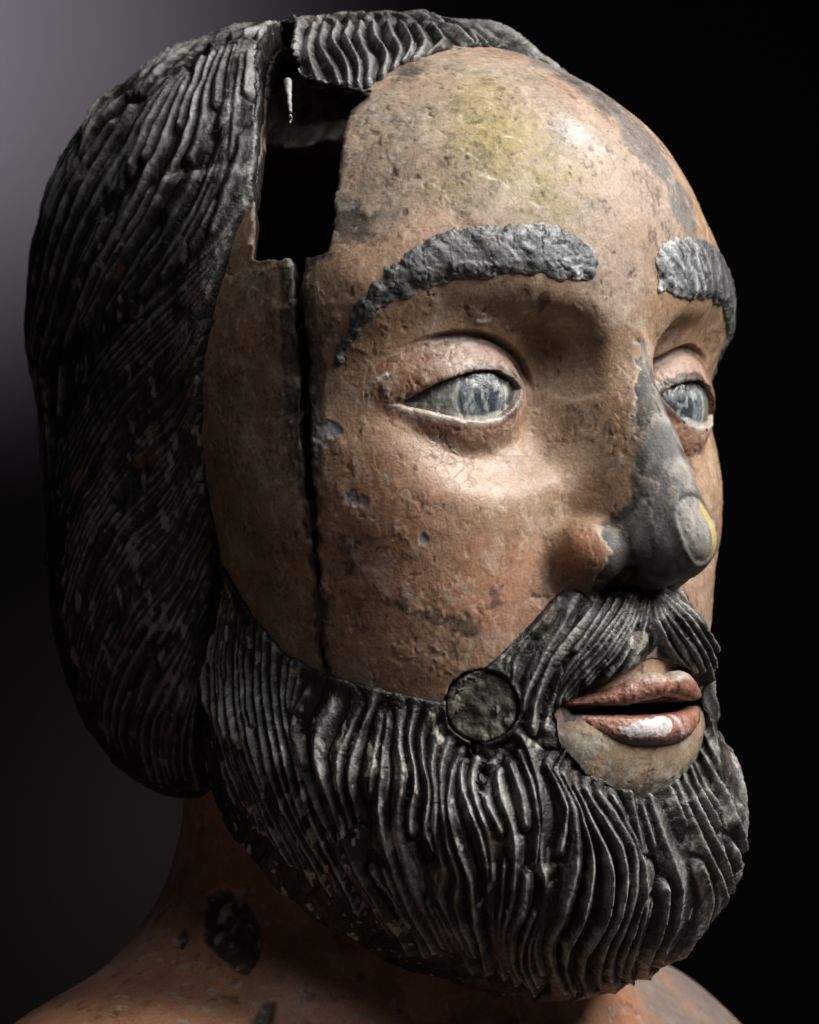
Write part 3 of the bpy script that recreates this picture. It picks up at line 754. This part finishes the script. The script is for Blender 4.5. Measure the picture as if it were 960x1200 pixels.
# ---------------------------------------------------------------- eyeballs and irises
for sgn in (-1,1):
    fn=lambda P:eyeball0(mir(P))+0.*P[...,0]
    V,Q=solid(lambda P:np.maximum(eyeball0(mir(P))-1.2,P[...,0]*-sgn+60),(-310 if sgn<0 else 70,-290,-200),(-70 if sgn<0 else 310,-60,-5),6,2,-.6)
    N=vnormals(V,Q)
    c3=pts3([(568,466) if sgn<0 else (806,480)],lambda P:eyeball0(mir(P)))[0]
    q=V-c3; dh=np.sqrt((q[:,0]**2+q[:,1]**2)); sg=np.where(sgn*0+q[:,0]>0,1,-1)
    r=np.sqrt(dh**2/(35**2)+(q[:,2]/37)**2)
    n1=fbm(V,10,4,5); n2=fbm(V*A(1,1,.7),7,3,6)
    col=np.tile(A(.15,.155,.125),(len(V),1)); col=mixc(col,(.42,.43,.40),sstep(-.1,.4,n1)*.5)
    ir=sstep(1.06,.96,r+n2*.12)
    ic=mixc(np.tile(A(.15,.17,.18),(len(V),1)),(.03,.035,.045),sstep(.85,.25,r+n2*.9+n1*.4)*.95)
    ic=mixc(ic,(.40,.42,.41),sstep(.18,.45,fbm(V*A(1,1,.6),7,3,9))*.75)
    col=col+(ic-col)*ir[:,None]
    rim=sstep(.16,.04,np.abs(r-1.08+n2*.1)); col=mixc(col,(.5,.5,.47),rim*.6)
    mvv=mir(V); u,v=eyeuv(mvv); e=poly_sd(u,v,EPOLY)
    col=mixc(col,(.66,.66,.62),(v<-8)*sstep(-9,-4,e+n1*3)*sstep(-75,-50,u)*.9)
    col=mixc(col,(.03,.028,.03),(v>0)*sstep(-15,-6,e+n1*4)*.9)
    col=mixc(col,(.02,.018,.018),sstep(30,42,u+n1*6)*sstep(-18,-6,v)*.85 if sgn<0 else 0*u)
    rel=ir*1.0-sstep(.1,.02,np.abs(r-1.0))*.8+n2*.7+sstep(.18,.4,fbm(V*A(1,1,.4),7,3,9))*.6
    V2=V+N*rel[:,None]; N2=vnormals(V2,Q); isq=(r<1.0)[Q].sum(1)>2
    isq&=(V[Q].mean(1)[:,1]>-150)
    eb=make('eyeball',V2,Q[~isq],M_EYE,col,N=N2); make('iris',V2,Q[isq],M_EYE,col,parent=eb,N=N2)
log('eyes')
# ---------------------------------------------------------------- eyebrows
BROWN=[(386,438),(396,402),(412,368),(432,338),(452,314),(474,296),(500,279),(530,268),(570,263),(610,262),(648,263),(655,258),(664,268),(690,286),(701,305),(697,330),(676,330),(640,322),(600,320),(560,325),(530,330),(500,340),(470,350),(445,362),(428,380),(412,402),(402,425)]
BROWF=[(767,302),(778,286),(795,279),(820,279),(840,292)]; BROWFL=[(848,362),(832,350),(812,352),(790,345),(772,338)]
pn=pts3(BROWN)
def s_of(P): # arc-like coordinate along the brow front-to-side
    return np.degrees(np.arctan2(P[...,0],P[...,1]+330))*5.
poly_n=np.stack([s_of(pn),pn[:,2]],-1)
pf=pts3(BROWF); pl=pts3(BROWFL); tail=pn.copy(); tail[:,0]*=-1
up_=[p for p in tail[:11] if s_of(p)>s_of(pf[-1])+8]; lo_=[p for p in tail[15:] if s_of(p)>s_of(pl[0])+8]
pf_all=np.array(list(pf)+up_[::-1]+lo_[::-1]+list(pl))
poly_f=np.stack([s_of(pf_all),pf_all[:,2]],-1)
for poly,sx in ((poly_n,-1),(poly_f,1)):
    def bf(P,poly=poly):
        e=poly_sd(s_of(P),P[...,2],poly)+noise(P,13,91)*3.2+noise(P,5,92)*1.5
        sk_=skinb(P); th=1.0+(4.6+noise(P,34,93)*1.5)*sstep(1,-13,e+noise(P,9,96)*4)
        return np.maximum(np.maximum(sk_-th,-(sk_+12)),e)
    lo,hi=((-370,-300,-110),(-30,60,150)) if sx<0 else ((10,-300,-110),(370,60,150))
    V,Q=solid(bf,lo,hi,7,2,-.2,smooth=1); N=vnormals(V,Q)
    a=s_of(V)*sx; flow=V*A(1,1,1)
    f1=fbm(np.stack([s_of(V)*1.0+V[:,2]*.8,V[:,2]*.0,V[:,2]*.25-s_of(V)*.1],-1),9,3,94)
    f2=fbm(V,14,4,95); crk=np.abs(fbm(V,16,3,97))
    rel=f1*1.5+f2*1.1-sstep(.06,.0,crk)*1.1+sstep(.12,.16,fbm(V,20,4,98))*1.3
    col=mixc(np.tile(A(.11,.113,.118),(len(V),1)),(.36,.37,.385),sstep(-.25,.5,f1+f2*.5))
    col=mixc(col,(.03,.03,.032),sstep(.08,0,crk)*.8); col=mixc(col,(.55,.56,.57),sstep(.24,.5,f2+f1*.4)*.85)
    ed=poly_sd(s_of(V),V[:,2],poly); col=mixc(col,(.5,.47,.43),sstep(-6,-1,ed+f2*8)*sstep(-.1,.3,f1+.1)*.6)
    col=mixc(col,(.05,.048,.046),sstep(-90,-270,V[:,0] if sx<0 else -V[:,0])*.72)  # outer tail's shade painted in, darker away from the light
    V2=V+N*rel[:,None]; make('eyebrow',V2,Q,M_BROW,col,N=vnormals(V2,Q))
log('brows')
# ---------------------------------------------------------------- lips
lipobj=[]
for nm,fn,z in (('upper_lip',upl,0),('lower_lip',lol,1)):
    V,Q=solid(fn,(-150,-60,-550),(150,110,-390),5,2,-.3); N=vnormals(V,Q)
    n1=fbm(V,14,4,101+z); n2=fbm(V,5,3,103)
    col=mixc(np.tile(A(.31,.14,.10),(len(V),1)),(.22,.08,.055),sstep(-.1,.5,n1)*.7)
    col=mixc(col,(.45,.27,.21),sstep(.2,.5,fbm(V,22,3,105))*.4); col=mixc(col,(.05,.03,.028),sstep(.28,.5,n2+n1*.3)*.7)
    if z==0:
        col=mixc(col,(.42,.36,.30),sstep(-436,-424,V[:,2]+n1*6)*.85)
    else:
        wp=sstep(.45,.6,poly_mask(V,[(718,850),(745,848),(775,838),(786,842),(790,852),(776,862),(748,866),(728,862)],fn=fn,soft=3,jag=4,guard=50)); col=mixc(col,(.62,.57,.56),wp*.9)
        wp2=line_mask(V,[(786,838),(797,848),(800,862)],3.5,fn=fn); col=mixc(col,(.6,.5,.48),wp2*.7)
        col=mixc(col,(.13,.09,.08),sstep(-494,-506,V[:,2]+n1*8)*.75)
    V2=V+N*(n1*1.5+n2*.9)[:,None]; make(nm,V2,Q,M_LIP,col,N=vnormals(V2,Q))
log('lips')
# ---------------------------------------------------------------- beard and moustache
BG=[[(262,668),(246,730),(240,800),(250,870),(268,930)],
 [(272,690),(262,760),(262,830),(280,905),(312,980),(336,1020)],
 [(292,722),(288,790),(296,860),(322,940),(360,1012),(388,1062)],
 [(318,752),(318,820),(330,880),(352,955),(390,1030),(424,1085)],
 [(345,780),(338,835),(352,890),(372,955),(412,1030),(450,1100)],
 [(372,800),(353,828),(344,862),(362,925),(396,1000),(440,1075),(474,1122)],
 [(403,809),(373,850),(365,890),(388,950),(410,1010),(452,1075),(492,1130)],
 [(430,809),(415,847),(396,893),(402,940),(424,1000),(462,1060),(500,1130)],
 [(449,816),(438,870),(428,924),(440,975),(455,1030),(482,1085),(515,1140)],
 [(472,820),(466,870),(470,910),(465,955),(472,1010),(490,1060),(520,1120),(530,1145)],
 [(488,826),(482,875),(490,918),(480,965),(489,1020),(500,1060),(530,1120),(545,1148)],
 [(507,843),(495,880),(505,930),(498,977),(514,1010),(505,1050),(530,1100),(562,1150)],
 [(534,885),(524,916),(526,966),(541,1008),(553,1046),(557,1081),(566,1120),(578,1160)],
 [(553,880),(541,908),(549,947),(562,985),(570,1020),(572,1060),(580,1110),(596,1160)],
 [(578,890),(572,930),(590,975),(592,1015),(585,1060),(582,1110),(606,1165)],
 [(595,890),(613,935),(620,984),(617,1020),(613,1066),(597,1100),(600,1140),(622,1172)],
 [(614,860),(634,915),(640,965),(636,1010),(640,1050),(625,1095),(618,1130),(640,1174)],
 [(632,880),(656,925),(666,955),(661,993),(650,1039),(640,1080),(630,1120),(650,1176)],
 [(645,900),(672,945),(680,988),(676,1030),(662,1075),(645,1120),(668,1176)],
 [(668,912),(697,968),(716,1010),(720,1050),(708,1090),(682,1130),(690,1176)],
 [(700,922),(728,965),(744,998),(740,1045),(728,1090),(715,1135),(722,1172)],
 [(738,928),(755,985),(768,1030),(765,1070),(750,1110),(740,1140),(752,1166)],
 [(770,922),(790,975),(808,1012),(822,1045),(815,1085),(790,1120),(782,1155)],
 [(792,908),(822,975),(840,1015),(852,1050),(842,1090),(818,1130)],
 [(808,880),(832,925),(858,975),(868,1020),(868,1060),(850,1105)],
 [(822,850),(842,895),(862,940),(878,985),(880,1030),(872,1070)]]
SB=Strands()
fill(SB,BG,beardb,14,seed=3,cutp=.4,jit=.22)
MG=[[(652,694),(628,720),(603,750),(585,775),(600,800)],
 [(662,700),(640,733),(614,765),(604,800),(606,850)],
 [(680,697),(656,735),(634,768),(618,806),(612,850)],
 [(699,697),(678,732),(652,766),(634,808),(624,860)],
 [(718,695),(694,735),(668,770),(648,805),(632,870)],
 [(738,697),(710,741),(678,778),(655,812),(640,840)],
 [(748,698),(728,740),(700,775),(672,806),(655,826)],
 [(756,698),(742,736),(725,765),(702,790),(684,808)],
 [(762,700),(757,730),(750,755),(738,778),(722,795)]]
fill(SB,MG,beardb,12.5,seed=5,cutp=.25,jit=.2,step=6,amp=.9)
MG2=[[(765,700),(772,727),(784,752),(796,772),(812,786)],[(774,698),(792,720),(812,745),(828,768),(836,800)],[(785,695),(806,712),(826,735),(842,762),(846,800)]]
fill(SB,MG2,beardb,9,seed=6,cutp=.1,jit=.15,step=6,amp=.8)
vis=np.concatenate(SB.p)
def far(q):
    c=q[len(q)//2]; return np.min(((vis-c)**2).sum(1))>34**2
SB.mirror(far); SB.finish()
V,Q=solid(beard_full,(-400,-560,-880),(400,190,-250),8,2,-.12,smooth=1,hid=lambda C:(skull(C)<-16)|(hairb(C)<-16))
log('beard mesh',len(V),len(SB.P)); N=vnormals(V,Q)
rp,ra=plug_r(V); inpl=(rp<42)&(np.abs(ra)<40)
h,rr,d1=relief(V,SB,12.,1.2,15.,warp=1.6); 
edge_f=sstep(0,60,-edge_sd(V)+3); sk=skull(V); outer=sstep(-3,3,beardb(V)+4.5)
h*=(.3+.7*edge_f); h=np.where(V[:,2]>-470,np.maximum(h,-4.5-edge_f*7),h); h*=1.*sstep(-2,6,beardb(V)+5)*sstep(44,50,rp)
fine=fbm(V*A(1,1,.45),9,3,111)*1.5+fbm(V,24,3,112)*1.6
fine+=fbm(V*A(1,1,.6),5,2,113)*1.5*sstep(.3,.9,rr)-sstep(.05,0,np.abs(fbm(V,22,3,114)))*1.5
V2=V+N*(h+fine*.8)[:,None]; N2=vnormals(V2,Q)
def hair_paint(V,rr,seed,warm=.0,zz=None):
    n1=fbm(V,30,4,seed); n2=fbm(V*A(1,1,.5),8,3,seed+1); n3=fbm(V,70,3,seed+2)
    col=mixc(np.tile(A(.022,.019,.016),(len(V),1)),(.045,.038,.03),sstep(0,.5,n1))
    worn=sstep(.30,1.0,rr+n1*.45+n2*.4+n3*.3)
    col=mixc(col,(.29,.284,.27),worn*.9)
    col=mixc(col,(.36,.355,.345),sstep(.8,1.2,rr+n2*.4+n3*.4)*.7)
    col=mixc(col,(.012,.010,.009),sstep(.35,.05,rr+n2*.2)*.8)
    return col,worn,n1,n2,n3
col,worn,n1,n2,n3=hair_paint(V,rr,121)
# pale chips where paint has flaked to the ground
pxv=to_px(V)
chip=sstep(.52,.60,fbm(V*A(1,1,.4),11,3,131)+.12*rr+.07*sstep(-180,-320,V[:,0])); col=mixc(col,(.42,.39,.34),chip*.85)
dk=(edge_sd(V)<-20)&(V[:,1]<-150); chip3=sstep(.47,.52,fbm(V*A(1,1,.4),7,2,139)+.1*rr)*dk*(V[:,0]<0); col=mixc(col,(.5,.46,.40),chip3*.85)
chip2=sstep(.42,.5,n2+.25*(rr-.8))*sstep(.6,.9,rr); col=mixc(col,(.42,.415,.40),chip2*.8)
brn=sstep(.35,.55,fbm(V*A(1,1,.5),26,3,133)+.2*sstep(-640,-760,V[:,2])); col=mixc(col,(.13,.085,.055),brn*.45)
phil=blob(V,(752,752),13,.8,beardb)+blob(V,(768,770),12,.8,beardb); col=mixc(col,(.5,.46,.40),sstep(.4,.7,phil+n2*.4)*.8)
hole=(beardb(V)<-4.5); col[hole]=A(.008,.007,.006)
gloss=.16*worn+.10*sstep(0,.4,n1)
stm=(stache0(V)<13)&(V[:,2]>-520)
c=V[Q].mean(1); lab=np.zeros(len(Q),int); st=(stm[Q].sum(1)>2); lab[st]=1; lab=tidy(Q,lab)
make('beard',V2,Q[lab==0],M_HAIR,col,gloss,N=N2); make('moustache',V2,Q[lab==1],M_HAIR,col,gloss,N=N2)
V,Q=solid(plug_solid,tuple(PC-60),tuple(PC+60),5,2,-.9); N=vnormals(V,Q); p1=fbm(V,20,3,143); p2=fbm(V,12,4,141)
pcol=mixc(np.tile(A(.055,.047,.036),(len(V),1)),(.13,.115,.085),sstep(-.1,.4,p1)*.8); pcol=mixc(pcol,(.33,.30,.24),sstep(.22,.36,p2)*.7)
r_,a_=plug_r(V); pcol=mixc(pcol,(.015,.013,.012),sstep(37,41,r_)*.9)
V2=V+N*(p1*3.+sstep(.18,.26,p2)*1.4+fbm(V*A(1.,1.,.5),7,2,5)*1.2)[:,None]
make('round_plug',V2,Q,M_BROW,pcol,N=vnormals(V2,Q))['label']='round flaking repair plug set into the beard'
log('beard done',len(Q))
# ---------------------------------------------------------------- hair
HG=[[(292,60),(286,120),(284,180),(262,240),(240,290)],
 [(278,45),(262,105),(256,165),(236,225),(204,290),(160,350)],
 [(262,50),(240,100),(230,160),(200,235),(160,300),(110,380)],
 [(244,58),(220,110),(196,180),(160,250),(120,320),(75,410)],
 [(222,75),(190,125),(160,190),(125,260),(92,330),(55,430)],
 [(190,98),(160,140),(130,195),(100,255),(72,330),(44,440)],
 [(160,120),(130,160),(104,205),(80,260),(58,330),(36,430)],
 [(130,145),(104,180),(82,222),(62,275),(46,340),(30,430)]]
HG2=[[(285,235),(258,280),(205,330),(140,395),(90,470),(60,540)],
 [(260,300),(232,352),(180,410),(125,470),(84,540),(64,600)],
 [(244,350),(212,412),(165,466),(118,530),(84,592),(66,650)],
 [(238,405),(205,466),(155,522),(110,585),(82,645),(72,700)],
 [(236,450),(205,520),(152,573),(108,640),(86,700),(76,760)],
 [(236,495),(200,570),(150,625),(112,690),(92,750),(84,810)],
 [(238,540),(200,615),(155,672),(120,730),(104,790),(100,850)],
 [(242,590),(208,660),(170,712),(136,765),(118,820),(122,880)],
 [(248,640),(216,705),(182,755),(154,800),(140,850),(150,905)],
 [(246,690),(220,750),(196,795),(172,840),(168,885),(180,925)],
 [(240,740),(222,790),(206,835),(196,880),(206,928)],[(236,790),(226,840),(222,885),(232,928)]]
HG3=[[(352,30),(342,52),(340,72),(352,100)],[(380,28),(374,50),(388,74),(396,100)],[(408,28),(404,48),(418,72),(420,100)],[(440,27),(442,44),(452,64),(446,92)],[(472,27),(478,40),(484,54),(470,72)],[(505,30),(512,38),(518,48),(500,62)]]
SH=Strands()
fill(SH,HG,hairb,19,seed=11,cutp=.3,jit=.2,step=9)
fill(SH,HG2,hairb,12,seed=12,cutp=.4,jit=.25,step=9)
fill(SH,HG3,hairb,17,seed=13,cutp=.0,jit=.1,step=6,amp=1.2)
# the crown and the back, never seen from here: meridians running down from the crown
for k in range(90):
    az=math.radians(-180+k*4)
    pts=[]
    for e in np.linspace(80,-45,34):
        a=az+.25*math.sin(math.radians(e)*2+k); d=A(math.cos(math.radians(e))*math.sin(a),-math.cos(math.radians(e))*math.cos(a),math.sin(math.radians(e)))
        pts.append(A(0,-480,0)+d*420)
    pts=project(hair0,np.array(pts),4)
    vis=np.concatenate(SH.p[:200]) if k==0 else vis
    dm=np.array([((vis-p)**2).sum(1).min() for p in pts]); pts=pts[dm>30**2]
    dd=np.linalg.norm(np.diff(pts,axis=0),axis=1) if len(pts)>1 else np.array([999]); cut=np.where(dd>60)[0]
    for sg in np.split(pts,cut+1): SH.add(sg)
SH.finish()
V,Q=solid(hair_full,(-500,-980,-640),(500,-120,470),9.5,2,-.05,smooth=1,hid=lambda C:(skull(C)<-24)|(beardb(C)<-14))
log('hair mesh',len(V),len(SH.P)); N=vnormals(V,Q)
# deeper carving on the crown, shallow on the side mass
dep=np.interp(V[:,2],[-500,-300,100,240,330],[8,5,6,11,15])
h,rr,d1=relief(V,SH,dep,1.3,np.interp(V[:,2],[80,200],[14.,20.]),warp=2)
hb_=hairb(V); h*=sstep(-2,8,hb_+6)
h+=fbm(V,80,2,151)*5
V2=V+N*(h+fbm(V*A(1,1,.5),10,3,152)*1.8)[:,None]; N2=vnormals(V2,Q)
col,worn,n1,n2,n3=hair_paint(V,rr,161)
side_shade=sstep(260,60,V[:,2]); col=mixc(col,col*.55,side_shade)      # side locks painted darker, as the side turned from the light
top=sstep(100,300,V[:,2]); col=mixc(col,(.16,.16,.16),worn*top*.6)
red=sstep(.32,.5,fbm(V*A(1,1,.6),24,3,171)+.2*(rr-.6)); col=mixc(col,(.15,.07,.045),red*.6*(1-top))
chip=sstep(.46,.56,fbm(V*A(1,1,.6),12,2,172)+.15*rr); col=mixc(col,(.28,.24,.22),chip*.55)
sl_=slot_sd(V); rim_=sstep(24,8,sl_+n2*8)*sstep(-6,-2,hb_)*(V[:,1]<-250); col=mixc(col,(.27,.265,.26),rim_*sstep(-.35,.2,n2+n1*.4)*.85)
hole=(hb_<-4.5)|((sl_<4)&(hb_<-2.5)); col[hole]=A(.012,.009,.007)  # cut walls blackened, the slot's shade put into their colour
gloss=.14*worn*top+.05*sstep(0,.4,n1)-.1*(1-top)
make('hair',V2,Q,M_HAIR,col,gloss,N=N2)
log('hair done',len(Q))
# ---------------------------------------------------------------- neck and shoulders
def bust(P): return np.maximum(neckb(P),-(P[...,2]-BASE_Z))
V,Q=solid(bust,(-900,-1000,-1330),(900,120,-480),16,2,-.2); N=vnormals(V,Q)
n1=fbm(V,60,4,181); n2=fbm(V,18,4,182)
col=mixc(np.tile(A(.36,.17,.095),(len(V),1)),(.22,.10,.055),sstep(-.2,.4,n1)*.7); col=mixc(col,(.36,.22,.14),sstep(.1,.5,fbm(V,40,3,184))*.5)
col=mixc(col,(.05,.035,.03),sstep(.3,.5,n2)*.6)
gm=poly_mask(V,[(245,1048),(258,1040),(280,1050),(298,1068),(306,1095),(302,1125),(290,1143),(275,1135),(256,1118),(238,1100),(240,1075)],fn=bust,soft=2,jag=2.5)
gm2=poly_mask(V,[(206,1095),(214,1088),(219,1100),(214,1112),(206,1108)],fn=bust,soft=2,jag=1.5)
gm3=poly_mask(V,[(290,1215),(300,1190),(312,1176),(322,1176),(318,1200),(305,1225)],fn=bust,soft=2,jag=1.5)
k=np.maximum.reduce([gm,gm2,gm3])
col=mixc(col,(.055,.048,.042),k*.95); col=mixc(col,(.42,.38,.32),gm*sstep(.1,.4,fbm(V,14,3,185))*.8)
col=mixc(col,(.33,.30,.27),sstep(.36,.44,fbm(V*A(1.5,1,1),16,3,187))*.7)
grs=sstep(-520,-640,V[:,0]*1.)+sstep(180,340,V[:,0]+.3*n1*100); col=mixc(col,(.17,.165,.16),np.clip(grs,0,1)*.7*sstep(-.3,.3,n1+.3))
V2=V+N*(-k*6+gm*fbm(V,16,3,186)*5+n1*2)[:,None]
make('neck',V2,Q,M_SKIN,col,N=vnormals(V2,Q))
log('neck',len(Q))
# ---------------------------------------------------------------- the room
def box(name,lo,hi,mat):
    import bmesh
    bm=bmesh.new(); bmesh.ops.create_cube(bm,size=1); 
    for v in bm.verts: v.co=[(lo[i]+hi[i])/2+v.co[i]*(hi[i]-lo[i]) for i in range(3)]
    me=bpy.data.meshes.new(name); bm.to_mesh(me); bm.free(); me.materials.append(mat)
    o=bpy.data.objects.new(name,me); sc.collection.objects.link(o); o['kind']='structure'; return o
def flatmat(name,c,r):
    m=bpy.data.materials.new(name); m.use_nodes=True; t=m.node_tree; b=t.nodes['Principled BSDF']; b.inputs['Roughness'].default_value=r
    n=nd(t,'ShaderNodeTexNoise'); n.inputs['Scale'].default_value=9; n.inputs['Detail'].default_value=6
    tc=nd(t,'ShaderNodeTexCoord'); t.links.new(tc.outputs['Object'],n.inputs[0])
    mr=nd(t,'ShaderNodeMapRange'); mr.inputs[3].default_value=.85; mr.inputs[4].default_value=1.15; t.links.new(n.outputs['Fac'],mr.inputs[0])
    v=nd(t,'ShaderNodeVectorMath',operation='SCALE'); v.inputs[0].default_value=c; t.links.new(mr.outputs[0],v.inputs['Scale']); t.links.new(v.outputs[0],b.inputs['Base Color'])
    return m
box('backdrop_wall',(-2.5,1.2,-.8),(2.5,1.3,2.2),flatmat('dark_wall_paint',(.022,.0165,.0185),.9))
box('table',(-.6,-.45,-.04),(.6,.6,-.001),flatmat('dark_table_wood',(.03,.02,.015),.6))
log('all')
